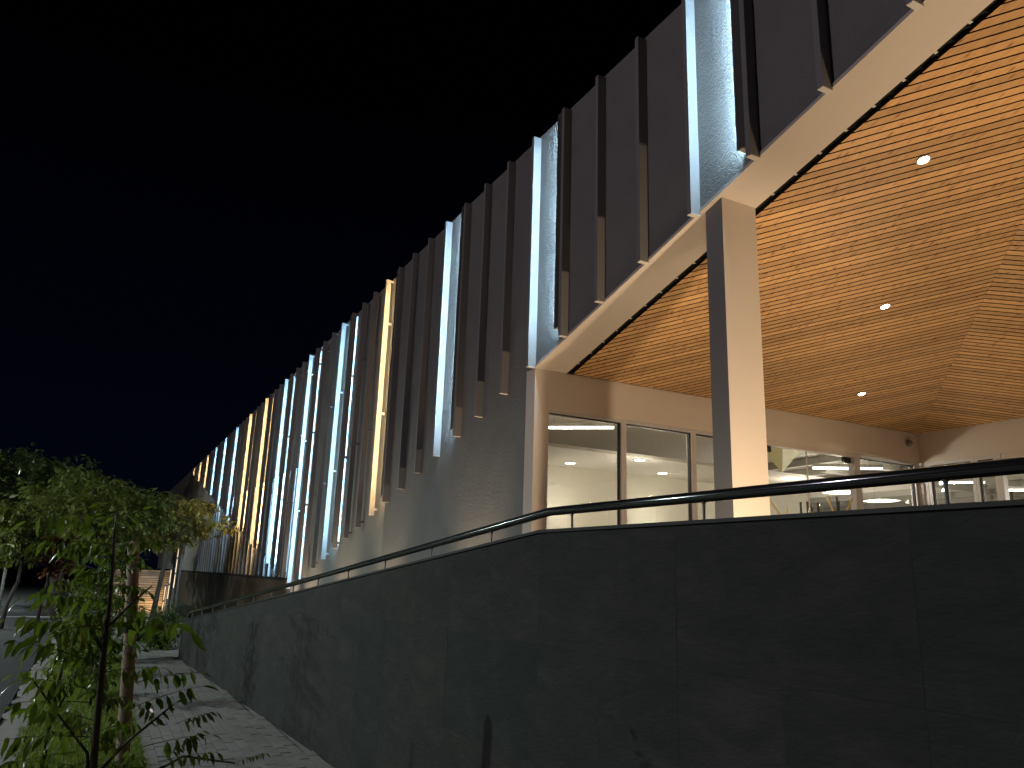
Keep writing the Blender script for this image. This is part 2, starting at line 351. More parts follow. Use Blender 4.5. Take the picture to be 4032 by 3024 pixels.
# ------------------------------------------------------------------ tiled retaining wall with handrail
base = N * DW
wall = tag(empty('retaining_wall', (base.x, base.y, 0), A), 'dark slate tiled retaining wall of the ramp with a black coping', 'wall')
SK, SE, SR = -3.74, -15.73, 2.6
def ztop(s): return 1.85 if s > SK else 1.85 - 0.1012 * (SK - s)
g = MB(); top = [(SE, ztop(SE)), (SK, 1.85), (SR, 1.85), (SR, -0.1), (SE, -0.1)]
g.prism([(s, 0.013, z) for s, z in top], [(s, 0.20, z) for s, z in top]); obj('wall_core', g, m_slate, wall)
random.seed(3)
s0 = -3.19 - 0.555 * 23; rows = [0.0, -0.02, 0.64, 1.245, 1.86]
for i in range(0, 34):
    a, b = s0 + i * 0.555 + 0.0003, s0 + (i + 1) * 0.555 - 0.0003
    a = max(a, SE)
    if b <= a or a > SR: continue
    b = min(b, SR)
    for r in range(1, 4):
        z0, z1 = rows[r] + 0.0004, rows[r + 1] - 0.0004
        poly = [(a, z0), (b, z0), (b, z1), (a, z1)]
        poly = clip(poly, -0.1012, 1, 1.85 - 0.1012 * SK) if b < SK + .01 else (clip(clip(poly, -0.1012, 1, 1.85 - 0.1012 * SK), 0, 1, 1.85))
        if len(poly) < 3: continue
        d = random.uniform(-0.0007, 0.0007); tx = random.gauss(0, .0008); tz = random.gauss(0, .0008); cx, cz = (a + b) / 2, (z0 + z1) / 2
        g = MB(); g.prism([(x - cx, d + tx * (x - cx) + tz * (z - cz), z - cz) for x, z in poly], [(x - cx, 0.0125, z - cz) for x, z in poly])
        o = obj('stone_tile', g, m_slate, wall, loc=(cx, 0, cz))
g = MB()
for p, q in (((SE, ztop(SE)), (SK, 1.85)), ((SK, 1.85), (SR, 1.85))):
    g.prism([(p[0], -.012, p[1]), (q[0], -.012, q[1]), (q[0], .215, q[1]), (p[0], .215, p[1])], [(p[0], -.012, p[1] + .016), (q[0], -.012, q[1] + .016), (q[0], .215, q[1] + .016), (p[0], .215, p[1] + .016)])
obj('coping', g, m_coping, wall)
rail = tag(empty('handrail', (base.x, base.y, 0), A), 'round dark steel handrail on short posts along the tiled wall', 'handrail')
RY = 0.07; RH = 0.125
g = MB(); pts = [(SE + 0.16, RY, ztop(SE) + 0.02), (SE + 0.17, RY, ztop(SE) + 0.085), (SE + 0.23, RY, ztop(SE) + RH)]
for s in np.linspace(SE + 0.3, SK + 0.0, 5): pts.append((float(s), RY, ztop(float(s)) + RH))
pts += [(SK + 0.16, RY, 1.85 + RH), (SR, RY, 1.85 + RH)]
g.tube(pts, 0.0255, 16); obj('rail', g, m_steel, rail, smooth=True)
posts = [1.6, 0.55, -0.5, -1.43, -2.52] + [-3.53 - 0.9 * k for k in range(14)]
for s in posts:
    if s < SE + 0.2: continue
    zt = ztop(s); g = MB(); g.tube([(0, 0, 0.01), (0, 0, RH - 0.012)], 0.007, 8); g.tube([(0, 0, 0.014), (0, 0, 0.02)], 0.022, 10); g.tube([(0, 0, RH - .034), (0, 0, RH - .02)], [0.008, 0.014], 8)
    obj('post', g, m_steelpost, rail, loc=(s, RY, zt))

# ------------------------------------------------------------------ the building
FY = 4.0
bld = tag(empty('commercial_building', (-7.126, FY, 0)), 'long dark building with raked timber porch and rows of vertical light fins', 'building')
BO = Vector((-7.126, FY, 0))
def part(name, mb, mats, parent=bld, smooth=False, bevel=0.0):
    o = obj(name, mb, mats, parent, smooth, bevel)
    if parent is bld: o.location = -BO
    return o
SL = 0.2625; XV = -7.126 + 6.525; ZV = 3.84 + SL * 6.525; ROOF = 6.70
g = MB(); pl = [(-11.95, -0.1), (-7.134, -0.1), (-7.134, 3.872), (XV, ZV + .035), (5, ZV + .035), (5, ROOF), (-11.95, ROOF)]
g.prism([(x, FY, z) for x, z in pl], [(x, FY + .10, z) for x, z in pl]); part('facade_wall', g, m_stucco)
g = MB(); g.box(-12.02, -11.95, FY + .07, FY + .12, -.1, ROOF); part('recess_channel', g, m_colgrey)
for i, (a, b) in enumerate(((-14.0, -12.02), (-16.0, -14.006), (-18.3, -16.006))):
    g = MB(); g.box(a, b, FY + .04, FY + .12, -0.1, ROOF); part('wall_panel', g, m_panel)
g = MB(); g.box(-60.5, -18.3, FY + .06, FY + .14, 4.0, ROOF); part('upper_wall', g, m_colgrey)
g = MB(); g.box(-60.5, 5, FY + .12, FY + 9, ROOF - .02, ROOF - .0); part('roof', g, m_colgrey)
g = MB(); g.box(-60.5, -60.3, 4.2, 13, -.1, ROOF - .03); part('end_wall', g, m_colgrey)
# curtain wall under the fins: one window per bay
random.seed(21)
for k in range(62):
    x1 = -18.3 - 0.678 * k; x0 = x1 - 0.678
    w = MB(); w.box(x0, x0 + .045, FY + .015, FY + .09, 1.42, 4.0); win = part('window', w, m_alu)
    p = MB(); p.box(x0 + .045, x1, FY + .06, FY + .072, 1.42, 4.0); o = obj('pane', p, m_darkglass, win)
# plinth with a rounded near end
g = MB(); prof = [(-60.5, FY - .06)]; 
for t in np.linspace(0, 1, 9):
    th = t * math.pi / 2; prof.append((-18.75 + 0.45 * math.sin(th), FY + .385 - .445 * math.cos(th)))
prof.append((-60.5, FY + .385))
g.prism([(x, y, -.1) for x, y in prof], [(x, y, 1.36) for x, y in prof]); part('plinth', g, m_plinth)
g = MB(); pc = [(x, y - .015) for x, y in prof[:-1]] + [prof[-1]]
g.prism([(x, y, 1.36) for x, y in pc], [(x, y, 1.415) for x, y in pc]); part('plinth_coping', g, m_coping)
# soffit under the raked eave
g = MB(); line = [(-7.126, 3.84), (XV, ZV), (5, ZV)]
for (p, q) in zip(line[:-1], line[1:]):
    g.prism([(p[0], FY - .012, p[1]), (q[0], FY - .012, q[1]), (q[0], FY + .40, q[1]), (p[0], FY + .40, p[1])], [(p[0], FY - .012, p[1] + .03), (q[0], FY - .012, q[1] + .03), (q[0], FY + .40, q[1] + .03), (p[0], FY + .40, p[1] + .03)])
part('soffit', g, m_plaster)
# porch walls
g = MB(); g.box(-7.32, -7.126, FY - .004, FY + .16, 0.3, 3.84); g.box(-7.32, -7.126, FY + .16, 10.51, 3.41, 3.84); g.box(-7.32, -7.24, FY + .1, 10.51, 3.84, 6.2)
part('porch_side_wall', g, m_plaster)
g = MB(); g.box(-7.32, 5, 10.515, 10.66, 3.41, 3.9); g.box(4.8, 5, 4.4, 10.5, 0.9, 5.5); part('porch_back_wall', g, m_plaster)
# column
g = MB(); x0, x1, y0, y1 = -4.40, -4.21, FY + .03, FY + .393
zt = lambda x: 3.84 + SL * (x + 7.126) - .001
g.add([(x0, y0, 1.0), (x1, y0, 1.0), (x1, y1, 1.0), (x0, y1, 1.0), (x0, y0, zt(x0)), (x1, y0, zt(x1)), (x1, y1, zt(x1)), (x0, y1, zt(x0))], [(0, 3, 2, 1), (4, 5, 6, 7), (1, 2, 6, 5), (2, 3, 7, 6), (3, 0, 4, 7)], 0)
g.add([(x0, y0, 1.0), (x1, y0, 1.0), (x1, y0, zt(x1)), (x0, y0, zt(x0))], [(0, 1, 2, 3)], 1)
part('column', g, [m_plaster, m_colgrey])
# timber ceiling: planks at 45 degrees in plan that fold over the valley
g = MB(); zc = lambda x, y: 3.84 + SL * min(x + 7.126, 10.51 - y)
H = 1 / math.sqrt(2); rv = 3.384
def ceil_poly(poly, dz0, dz1, mb):
    mb.prism([(x, y, zc(x, y) + dz0) for x, y in poly], [(x, y, zc(x, y) + dz1) for x, y in poly])
for side in (0, 1):
    poly = [(-7.126, 4.4), (2.5, 4.4), (2.5, 10.51), (-7.126, 10.51)]
    poly = clip(poly, 1, 1, rv) if side == 0 else clip(poly, -1, -1, -rv)
    ceil_poly(poly, .045, .06, g)
part('ceiling_backing', g, m_black)
SP = 0.0791; nq = 0; q = -12.47
while q < -3.3:
    for side in (0, 1):
        a, b = q + .007, q + SP - .007
        P4 = [((a + r) * H, (r - a) * H) for r in (-6, 16)] + [((b + r) * H, (r - b) * H) for r in (16, -6)]
        P4 = [P4[0], P4[1], P4[2], P4[3]]
        poly = clip(clip(clip(clip(P4, -1, 0, 7.118), 0, -1, -4.475), 0, 1, 10.503), 1, 0, 2.4)
        poly = clip(poly, 1, 1, rv - .001) if side == 0 else clip(poly, -1, -1, -rv - .001)
        if len(poly) < 3: continue
        m = MB(); ceil_poly(poly, 0.0, .03, m); m.m = [0] + [1] * (len(m.f) - 1); part('plank', m, [m_wood, m_black]); nq += 1  # all but the underside coloured black, painting in the shade of the grooves
    q += SP
g = MB()
for i in range(34):
    x = -6.95 + i * 0.24; z = zc(x, 4.43) + .018; g.box(x, x + .022, 4.415, 4.45, z + .01, z + .016)
tag(part('hanger_clips', g, m_trim), kind='stuff')

# windows and door of the porch side wall
XW = -7.20
def window(name, y0, y1, z0=1.0, z1=3.41, fr=.06, axis='Y', c=XW, label=None):
    f = MB(); d0, d1 = -.045, .045
    def bx(mb, a, b, za, zb, e0=d0, e1=d1):
        if axis == 'Y': mb.box(c + e0, c + e1, a, b, za, zb)
        else: mb.box(a, b, c - e1, c - e0, za, zb)
    bx(f, y0, y0 + fr, z0, z1); bx(f, y1 - fr, y1, z0, z1); bx(f, y0 + fr, y1 - fr, z1 - fr, z1); bx(f, y0 + fr, y1 - fr, z0, z0 + fr)
    o = part(name, f, m_alu)
    k = MB()
    bx(k, y0 + fr, y0 + fr + .012, z0 + fr, z1 - fr, -.02, .02); bx(k, y1 - fr - .012, y1 - fr, z0 + fr, z1 - fr, -.02, .02); bx(k, y0 + fr, y1 - fr, z1 - fr - .012, z1 - fr, -.02, .02)
    obj('gasket', k, m_gasket, o)
    p = MB(); bx(p, y0 + fr, y1 - fr, z0 + fr, z1 - fr, -.004, .004); obj('pane', p, m_glass, o)
    return o
for a, b in ((4.165, 5.207), (5.21, 6.245), (6.248, 7.34)): window('window', a, b, fr=.034)
window('window', 9.19, 10.44, fr=.04)
for a, b in ((9.10, 9.187), (7.345, 7.40), (10.445, 10.51)):
    g = MB(); g.box(XW - .05, XW + .05, a, b, 1.0, 3.41); part('mullion', g, m_alu)
g = MB(); g.box(XW - .04, XW + .06, 7.402, 9.098, 3.36, 3.41); part('door_header', g, m_plaster)
for a, b, hs in ((7.405, 8.224, 8.13), (8.232, 9.095, 8.33)):
    p = MB(); p.box(XW - .005, XW + .005, a, b, 1.01, 3.355); d = part('glass_door', p, m_glass)
    for dx in (-.055, .055):
        h = MB(); h.tube([(XW + dx, hs, 1.75), (XW + dx, hs, 2.68)], .016, 10); 
        for z in (1.85, 2.45): h.tube([(XW, hs, z), (XW + dx, hs, z)], .009, 6)
        obj('handle', h, m_steel, d, smooth=True)
    h = MB(); h.box(XW - .02, XW + .02, a + .02, a + .16, 3.28, 3.355) if a < 8 else h.box(XW - .02, XW + .02, b - .16, b - .02, 3.28, 3.355)
    obj('hinge_patch', h, m_gasket, d)
    e = MB(); e.box(XW - .006, XW + .006, (b - .004) if a < 8 else (a - .002), (b + .002) if a < 8 else (a + .004), 1.01, 3.355); obj('glass_edge', e, m_fincap, d)
    for (ya, za, yb, zb) in (((7.518, 2.647, 7.80, 2.36), (7.816, 2.581, 7.76, 2.36)) if a < 8 else ((8.561, 2.797, 8.72, 2.48), (9.07, 2.80, 8.82, 2.48))):
        t = MB(); dv = Vector((0, yb - ya, zb - za)).normalized(); nn = Vector((0, -dv.z, dv.y)) * .013
        A0, B0 = Vector((XW + .0056, ya, za)), Vector((XW + .0056, yb, zb)); ex = Vector((.0015, 0, 0))
        t.prism([A0 - nn, B0 - nn, B0 + nn, A0 + nn], [A0 - nn + ex, B0 - nn + ex, B0 + nn + ex, A0 + nn + ex]); obj('tape_strip', t, m_tape, d)
# back wall glazing
for a, b in ((-7.05, -6.36), (-6.355, -6.05)): window('window', a, b, axis='X', c=10.58, fr=.045)
for a, b in ((-7.13, -7.055), (-6.047, -5.99)):
    g = MB(); g.box(a, b, 10.53, 10.63, 1.0, 3.41); part('mullion', g, m_alu)
g = MB(); g.box(-5.988, -4.2, 10.54, 10.63, 3.35, 3.41); part('door_header', g, m_plaster)
for a, b in ((-5.985, -5.105), (-5.095, -4.21)):
    p = MB(); p.box(a, b, 10.575, 10.585, 1.01, 3.345); d = part('glass_door', p, m_glass); h = MB(); hx = b - .09 if a < -5.5 else a + .09
    h.tube([(hx, 10.52, 1.75), (hx, 10.52, 2.68)], .016, 10); obj('handle', h, m_steel, d, smooth=True)
for a, b in ((-4.15, -2.6), (-2.58, -1.0), (-.98, .8), (.82, 2.6), (2.62, 4.7)): window('window', a, b, axis='X', c=10.58, fr=.045)

# interior shell seen through the glazing
g = MB(); g.box(-16, 5, 4.2, 10.50, 0.9, 0.985) if False else g.box(-16, -7.26, 4.2, 22, 0.9, 1.0); g.box(-7.258, 5, 10.67, 22, 0.9, 1.0); part('interior_floor', g, m_floor)
g = MB(); g.box(-16, -7.33, 4.2, 22, 3.95, 4.05); g.box(-7.328, 5, 10.67, 22, 3.95, 4.05); part('interior_ceiling', g, m_white)
g = MB(); g.box(-9.9, -8.2, 4.3, 11.0, 3.2, 3.24); part('bulkhead', g, m_white)
g = MB(); g.box(-9.8, -9.65, 4.25, 11.0, 1.0, 3.2); g.box(-9.8, -7.3, 4.2, 4.27, 1.0, 3.95); part('interior_wall', g, m_cream)
g = MB(); g.box(-16, -15.9, 4.2, 22, 1.0, 3.95); g.box(-16, 5, 21.9, 22, 1.0, 3.95); g.box(4.9, 5, 10.7, 22, 1.0, 3.95); g.box(-16, -9.82, 4.2, 4.3, 1.0, 3.95); part('hall_wall', g, m_greywall)
g = MB(); g.tube([(-7.75, 4.4, 3.62), (-7.75, 10.2, 3.62)], .13, 14);  g.tube([(-12, 13, 3.7), (3, 13, 3.7)], .15, 14); part('air_duct', g, m_duct, smooth=True)
g = MB()
for i in range(7): g.box(-10.2 + i * .9, -10.05 + i * .9, 12, 21, 3.72, 3.94)
for i in range(9): g.box(-16, 4.8, 11.5 + i * 1.1, 11.58 + i * 1.1, 3.8, 3.94)
part('ceiling_beams', g, m_greywall)
g = MB()
for i in range(9): g.box(-14.0, -13.94, 10 + i * 1.5, 10.06 + i * 1.5, 1.0, 3.0)
g.box(-14.0, -13.94, 10, 22, 2.95, 3.02); g.box(-14.0, -13.94, 10, 22, 2.25, 2.29)
for i in range(6): g.box(-14 + i * 2.2, -13.94 + i * 2.2, 17, 17.06, 1.0, 3.95)
tag(part('inner_screens', g, m_gasket), kind='stuff')
g = MB(); g.box(-15.8, -15.7, 10.2, 21.8, 1.0, 2.9); part('night_window', g, m_darkglass)

# ------------------------------------------------------------------ fins
tips = [-2.422, -3.099, -3.766, -4.431, -5.105, -5.774, -6.428, -7.098, -7.729, -8.382, -9.018, -9.696, -10.354, -11.021, -11.689, -12.347, -13.037, -13.701, -14.392, -15.146, -15.868, -16.591, -17.215, -17.912]
tz = [5.024, 4.85, 4.681, 4.492, 4.326, 4.162, 3.994, 3.821, 3.646, 3.485, 3.331, 3.159, 2.997, 2.825, 2.674, 2.505, 2.336, 2.175, 2.011, 1.822, 1.646, 1.468, 1.30, 1.20]
FK = 3.9 / 3.86
def fin_x(k):
    if k < 1: return tips[0] * FK + .68 * (1 - k)
    if k <= 24: return tips[k - 1] * FK
    return -18.10 - .678 * (k - 24)
def fin_z(k):
    if k < 1: return min((tz[0] - 1.6) * FK + 1.6 + .17 * (1 - k), ZV + .03)
    if k <= 24: return (tz[k - 1] - 1.6) * FK + 1.6
    z = 1.19 + .1375 * (k - 24)
    if k > 62: z = 1.19 + .1375 * 38 - .15 * (k - 62)
    return max(z, 1.43)
def ftop(k): return 6.67 if k < 14 else 6.67 - .0045 * min(k - 14, 36)
for k in range(-6, 83):
    x = fin_x(k); zb = fin_z(k); zt_ = ftop(k); stand = k >= 16
    yo, yi = FY - .10, (FY - .014 if stand else FY - .0005)
    if zt_ - zb < .12: continue
    m = MB(); m.box(x, x + .05, yo, yi, zb + .006, zt_); m.box(x + .0005, x + .0495, yo + .0005, yi, zb, zb + .006, 1)
    f = part('fin', m, [m_fin, m_fincap])
    if stand and k < 66:
        z = zb + .10; wy = FY + .04 if k < 23 else FY + .06
        while z < zt_ - .05:
            b = MB(); b.box(x + .008, x + .042, yi, wy, z - .018, z + .018); obj('bracket', b, m_fin, f); z += 1.62
        b = MB(); b.box(x + .008, x + .042, yi, wy, zt_ - .04, zt_ - .01); obj('bracket', b, m_fin, f)
    if k % 4 == 3 and -2 < k < 60:
        warm = k in (15, 31, 35) or k >= 51
        lm = m_warm if warm else m_cool
        l = MB(); zl = zb + .11
        l.box(x - .095, x - .001, yo + .004, yo + .018, zl, zt_ - .02); l.box(x - .095, x - .001, yo + .018, yi - .001, zt_ - .03, zt_ - .02)
        l.box(x - .041, x - .001, yo + .018, yi, zl, zt_ - .03); l.box(x - .095, x - .001, yo + .018, yi - .001, zl, zl + .006, 1)
        obj('lamp_housing', l, [m_shield, m_fincap], f)
        e = MB(); lm = (m_cool_near if not warm else m_warm_near) if not stand else lm
        if not stand: e.box(x - .046, x - .042, yo + .020, yo + .046, zl + .02, zt_ - .04)
        else: e.box(x - .046, x - .042, yo + .022, yi - .004, zl + .02, zt_ - .04)
        obj('light_bar', e, lm, f)

# ------------------------------------------------------------------ porch downlights
def downlight(x, y, z, label, power=28, lens=m_lamp_spot, r=.042, tilt=None, group='round downlights set in the timber porch ceiling', name='downlight'):
    t = tag(empty(name, (x, y, z)), label, 'ceiling light', group)
    a = MB(); n = 20
    ring = lambda rr, zz: [(rr * math.cos(6.2832 * i / n), rr * math.sin(6.2832 * i / n), zz) for i in range(n)]
    r0, r1, r2 = ring(r * 1.28, -.001), ring(r * 1.28, -.008), ring(r, -.008); r3 = ring(r, .004)
    a.add(r0 + r1 + r2 + r3, [(i, (i + 1) % n, n + (i + 1) % n, n + i) for i in range(n)] + [(n + i, n + (i + 1) % n, 2 * n + (i + 1) % n, 2 * n + i) for i in range(n)] + [(2 * n + i, 2 * n + (i + 1) % n, 3 * n + (i + 1) % n, 3 * n + i) for i in range(n)])
    obj('trim_ring', a, m_trim, t)
    b = MB(); b.add(ring(r * .97, -.004), [tuple(range(n))]); obj('lens', b, lens, t)
    if power: light('downlight_lamp', 'SPOT', (0, 0, -.03), power, (1, .80, .56), .03, aim=(0, 0, -1), spot=120, blend=.6, parent=t)
    return t
downlight(-3.29, 5.25, 4.846, 'bright downlight nearest the street, highest on the timber ceiling')
downlight(-4.86, 6.84, 4.433, 'middle downlight of the three on the timber ceiling, right of the column')
downlight(-6.41, 8.40, 4.026, 'lowest downlight on the timber ceiling, towards the inner corner')
for o in [o for o in C.objects if o.name.startswith('downlight') and o.type == 'EMPTY']:
    o.rotation_euler = (0, -math.atan(SL), 0)
# interior lights
IG = 'round recessed lights in the ceiling behind the glass'
for (x, y, lab) in ((-9.24, 5.79, 'round ceiling light behind the first window pane beside the corner'), (-8.38, 6.36, 'round ceiling light behind the second window pane, the upper one'), (-9.22, 7.42, 'round ceiling light behind the second window pane, the lower one')):
    downlight(x, y, 3.2, lab, 0, m_lamp_white, .075, group=IG, name='recessed_light')
    light('recessed_lamp', 'POINT', (x, y, 2.55), 15 * INTERIOR, (1, .90, .76), .02)
for (x, y, lab) in ((-9.65, 11.89, 'wide disc light seen through the glass door, nearer one'), (-10.1, 13.56, 'wide disc light seen through the window beside the inner corner')):
    downlight(x, y, 3.3, lab, 0, m_lamp_white, .27, group='wide disc lights of the inner hall', name='disc_light')
    light('disc_lamp', 'POINT', (x, y, 3.1), 90 * INTERIOR, (1, .90, .76), .02)
def linear(p, q, z, lab):
    d = Vector((q[0] - p[0], q[1] - p[1], 0)); L = d.length; c = ((p[0] + q[0]) / 2, (p[1] + q[1]) / 2, z)
    t = tag(empty('linear_light', c, math.atan2(d.y, d.x)), lab, 'pendant light', 'straight tube lights hung from the ceiling indoors')
    h = MB(); h.box(-L / 2, L / 2, -.03, .03, .0, .045); obj('housing', h, m_trim, t)
    b = MB(); b.box(-L / 2 + .01, L / 2 - .01, -.026, .026, -.022, -.0005); obj('diffuser', b, m_lamp_white, t)
    for s in (-.4, .4): w = MB(); w.tube([(s * L, 0, .045), (s * L, 0, 3.95 - z)], .003, 5); obj('suspension_wire', w, m_steelpost, t)
    light('linear_lamp', 'POINT', (c[0], c[1], z - .15), 46 * INTERIOR, (1, .93, .82), .02)
linear((-8.72, 5.10), (-8.18, 5.80), 3.56, 'straight tube light behind the first window pane beside the corner')
linear((-7.864, 9.095), (-7.285, 9.869), 3.30, 'straight tube light crossing behind the door post near the inner corner')
linear((-7.70, 11.78), (-7.26, 12.26), 3.30, 'straight tube light behind the back wall glass, just under the handrail')
linear((-7.61, 13.40), (-7.40, 13.62), 3.30, 'short tube light low behind the back wall glass')
linear((-5.4, 13.0), (-4.4, 14.2), 3.30, 'straight tube light behind the back wall doors')
light('room_fill', 'POINT', (-8.4, 9.3, 2.9), 26 * INTERIOR, (1, .90, .76), .02); light('hall_lamp', 'POINT', (-4, 15, 3.0), 420 * INTERIOR, (1, .90, .76), .02); light('hall_lamp', 'POINT', (-12.5, 14, 3.0), 380 * INTERIOR, (1, .90, .76), .02)  # room fill is added without a fixture, to light the side room
light('room_fill', 'POINT', (-8.0, 6.2, 2.9), 20 * INTERIOR, (1, .90, .76), .02)  # another added fill for the room behind the first panes
# hanging white net shade, exit sign, motion sensor
g = MB(); ap = (-8.6, 9.27, 3.31); tp = [(-8.75, 8.95, 3.72), (-8.35, 9.05, 3.72), (-8.45, 9.6, 3.72), (-8.85, 9.5, 3.72)]
g.add(tp + [ap], [(0, 1, 4), (1, 2, 4), (2, 3, 4), (3, 0, 4), (0, 3, 2, 1)]); tag(obj('fabric_shade', g, m_fabric), 'white pointed fabric shade hanging inside above the glass door', 'lampshade')
g = MB(); g.box(-7.55, -7.35, 15.0, 15.04, 3.0, 3.1); tag(obj('exit_sign', g, m_exit), 'small glowing green sign far behind the back wall glass', 'exit sign')
sn = tag(empty('motion_sensor', (-7.126, 10.25, 3.68)), 'small round sensor on the wall near the inner porch corner', 'sensor')
g = MB(); g.tube([(0.001, 0, 0), (.03, 0, 0)], .05, 16); obj('base', g, m_colgrey, sn, smooth=False)
g = MB(); g.tube([(.03, 0, 0), (.06, 0, -.01), (.075, 0, -.015)], [.042, .035, .015], 16); obj('dome', g, m_colgrey, sn, smooth=True)

# ------------------------------------------------------------------ uplights on the terrace and the ramp, with added porch fills
light('porch_flood_or_fill', 'SPOT', (-2.3, 3.985, 1.08), FLOOD * .60, (1, .76, .52), .05, aim=(-7.1, 4.6, 3.6), spot=86, blend=.6)
light('porch_flood_or_fill', 'SPOT', (-.8, 5.5, 1.05), PORCH_FILL * 1.0, (1, .75, .50), .12, aim=(-1.5, 5.5, 5.0), spot=112, blend=1.0)  # added fill that brightens the timber ceiling, soffit and back walls
light('porch_flood_or_fill', 'SPOT', (-4.6, 8.0, 1.05), PORCH_FILL * .30, (1, .75, .50), .12, aim=(-4.4, 8.2, 5.0), spot=140, blend=1.0)  # second added fill, evens out the darker inner ceiling
for x, z, p in ((-4.0, 1.05, .32), (-5.9, .95, .55), (-8.35, .70, 1.0), (-11.5, .45, 1.0), (-13.9, .25, 1.0), (-16.3, .15, 1.0), (-17.9, .2, .9)):
    light('ramp_uplight', 'SPOT', (x, 3.70, z), UPLIGHT * p, (1, .74, .48), .05, aim=(x - .1, 3.86, z + 2), spot=74, blend=.9)

# ------------------------------------------------------------------ trees
def blob_leaves(centres, per, size, rad, droop=0.2, aspect=.42):
    vs = []; n = len(centres) * per
    c = np.repeat(np.asarray(centres), per, axis=0)
    ang = rng.random(n) * 6.2832; el = rng.normal(-.1, .45, n) - droop
    d = np.stack([np.cos(ang) * np.cos(el), np.sin(ang) * np.cos(el), np.sin(el)], 1)
    up = np.tile(np.array([0, 0, 1.0]), (n, 1)) + rng.normal(0, .35, (n, 3))
    s = np.cross(d, up); s /= np.linalg.norm(s, axis=1, keepdims=True); nrm = np.cross(s, d)
    L = size * (0.65 + 0.7 * rng.random(n))[:, None]; W = L * aspect
    p0 = c + d * L * .12 + rng.normal(0, rad, (n, 3))
    mid = p0 + d * L * .62 - nrm * L * .06; tip = p0 + d * L - nrm * L * .16
    q = p0 + d * L * .30
    a = mid + s * W * .5 + nrm * W * .14; b = mid - s * W * .5 + nrm * W * .14; a2 = q + s * W * .26 + nrm * W * .06; b2 = q - s * W * .26 + nrm * W * .06
    V = np.stack([p0, a2, a, tip, b, b2, mid, q], 1).reshape(-1, 3)
    base = np.arange(n)[:, None] * 8
    F = np.array([[0, 1, 7, 7], [1, 2, 6, 7], [2, 3, 6, 6], [6, 3, 4, 4], [7, 6, 4, 5], [0, 7, 5, 5]])
    tri = np.array([[0, 1, 7], [1, 2, 6], [1, 6, 7], [2, 3, 6], [6, 3, 4], [7, 6, 4], [7, 4, 5], [0, 7, 5]])
    return V, (base[:, None] + tri[None]).reshape(-1)
def tree(name, label, x, y, top, crown_c, crown_r, nwh, leaf, size, bark=m_bark, lean=(0, 0), trunk_r=.07, per=9, seed=1, group='street trees along the lawn', cat='tree'):
    global rng
    rng = np.random.default_rng(seed); random.seed(seed)
    t = tag(empty(name, (x, y, 0)), label, cat, group)
    cc = Vector(crown_c); fork = Vector((lean[0], lean[1], cc.z - crown_r[2] * .75))
    g = MB(); pts = [Vector((0, 0, -.05)), fork * .35 + Vector((random.uniform(-.05, .05), random.uniform(-.05, .05), 0)), fork * .7 + Vector((random.uniform(-.06, .06), random.uniform(-.06, .06), 0)), fork]
    g.tube(pts, [trunk_r * 1.25, trunk_r, trunk_r * .85, trunk_r * .7], 9); obj('trunk', g, bark, t, smooth=True)
    lim = MB(); ends = []
    for i in range(9):
        v = Vector((random.gauss(0, 1), random.gauss(0, 1), random.uniform(-.3, 1.1))).normalized()
        e = cc + Vector((v.x * crown_r[0], v.y * crown_r[1], v.z * crown_r[2])) * .85
        mid = fork.lerp(e, .5) + Vector((random.gauss(0, .12), random.gauss(0, .12), random.gauss(.05, .1)))
        lim.tube([fork, mid, e], [trunk_r * .5, trunk_r * .3, trunk_r * .1], 6)
        for j in range(3):
            w = mid.lerp(e, random.uniform(.1, .9)); e2 = w + Vector((random.gauss(0, .4) * crown_r[0], random.gauss(0, .4) * crown_r[1], random.gauss(.1, .3) * crown_r[2])); lim.tube([w, (w + e2) / 2 + Vector((0, 0, .04)), e2], [trunk_r * .2, trunk_r * .13, trunk_r * .06], 5); ends.append(e2)
        ends.append(e)
    obj('limbs', lim, bark, t, smooth=True)
    # whorls gathered into clumps so that the sky shows between them
    ncl = 22; cl = []
    for i in range(ncl):
        v = rng.normal(0, 1, 3); v /= np.linalg.norm(v); rr = .45 + .5 * rng.random()
        cl.append(np.array(cc) + v * np.array(crown_r) * rr)
    cl += [np.array(e) for e in ends[:20]]
    cen = [cl[rng.integers(len(cl))] + rng.normal(0, .16, 3) * np.array(crown_r) for _ in range(nwh)]
    V, F = blob_leaves(cen, per, size, .02)
    me = fast_mesh('crown', V, F, 3, [leaf]); o = obj('crown', me, None, t); return t
TG = 'street trees beyond the ramp wall'
tree('broadleaf_tree', 'leafy street tree leaning by the kerb, left of the wooden stake', -26.7, -.75, 0, (.4, .1, 3.1), (1.2, 1.0, 1.05), 620, m_leaf_a, .20, m_bark, (.1, -.45), .085, 8, 3, TG)
tree('broadleaf_tree', 'yellow-green tree in front of the lit stone wall, reaching over the fins', -25.6, 1.75, 0, (.2, .15, 2.85), (1.0, 1.15, .8), 420, m_leaf_c, .17, m_bark, (.1, .1), .07, 8, 14, TG)
tree('broadleaf_tree', 'tall dark tree at the far left edge against the night sky', -34.5, -3.6, 0, (0, 0.2, 4.1), (2.0, 2.2, 1.9), 950, m_leaf_b, .22, m_palebark, (.2, .5), .10, 8, 23, TG)
tree('broadleaf_tree', 'dark tree behind the leaning tree, its top the highest of the crowns', -31.5, -.9, 0, (0, -.45, 3.9), (1.4, 1.25, 1.3), 680, m_leaf_b, .21, m_bark, (0, .1), .09, 8, 31, TG)
tree('broadleaf_tree', 'green tree between the wooden stake and the tiled wall, with big leaf whorls', -19.2, .25, 0, (0, .0, 2.65), (1.0, .95, .85), 520, m_leaf_a, .16, m_bark, (-.1, -.1), .055, 8, 47, TG)
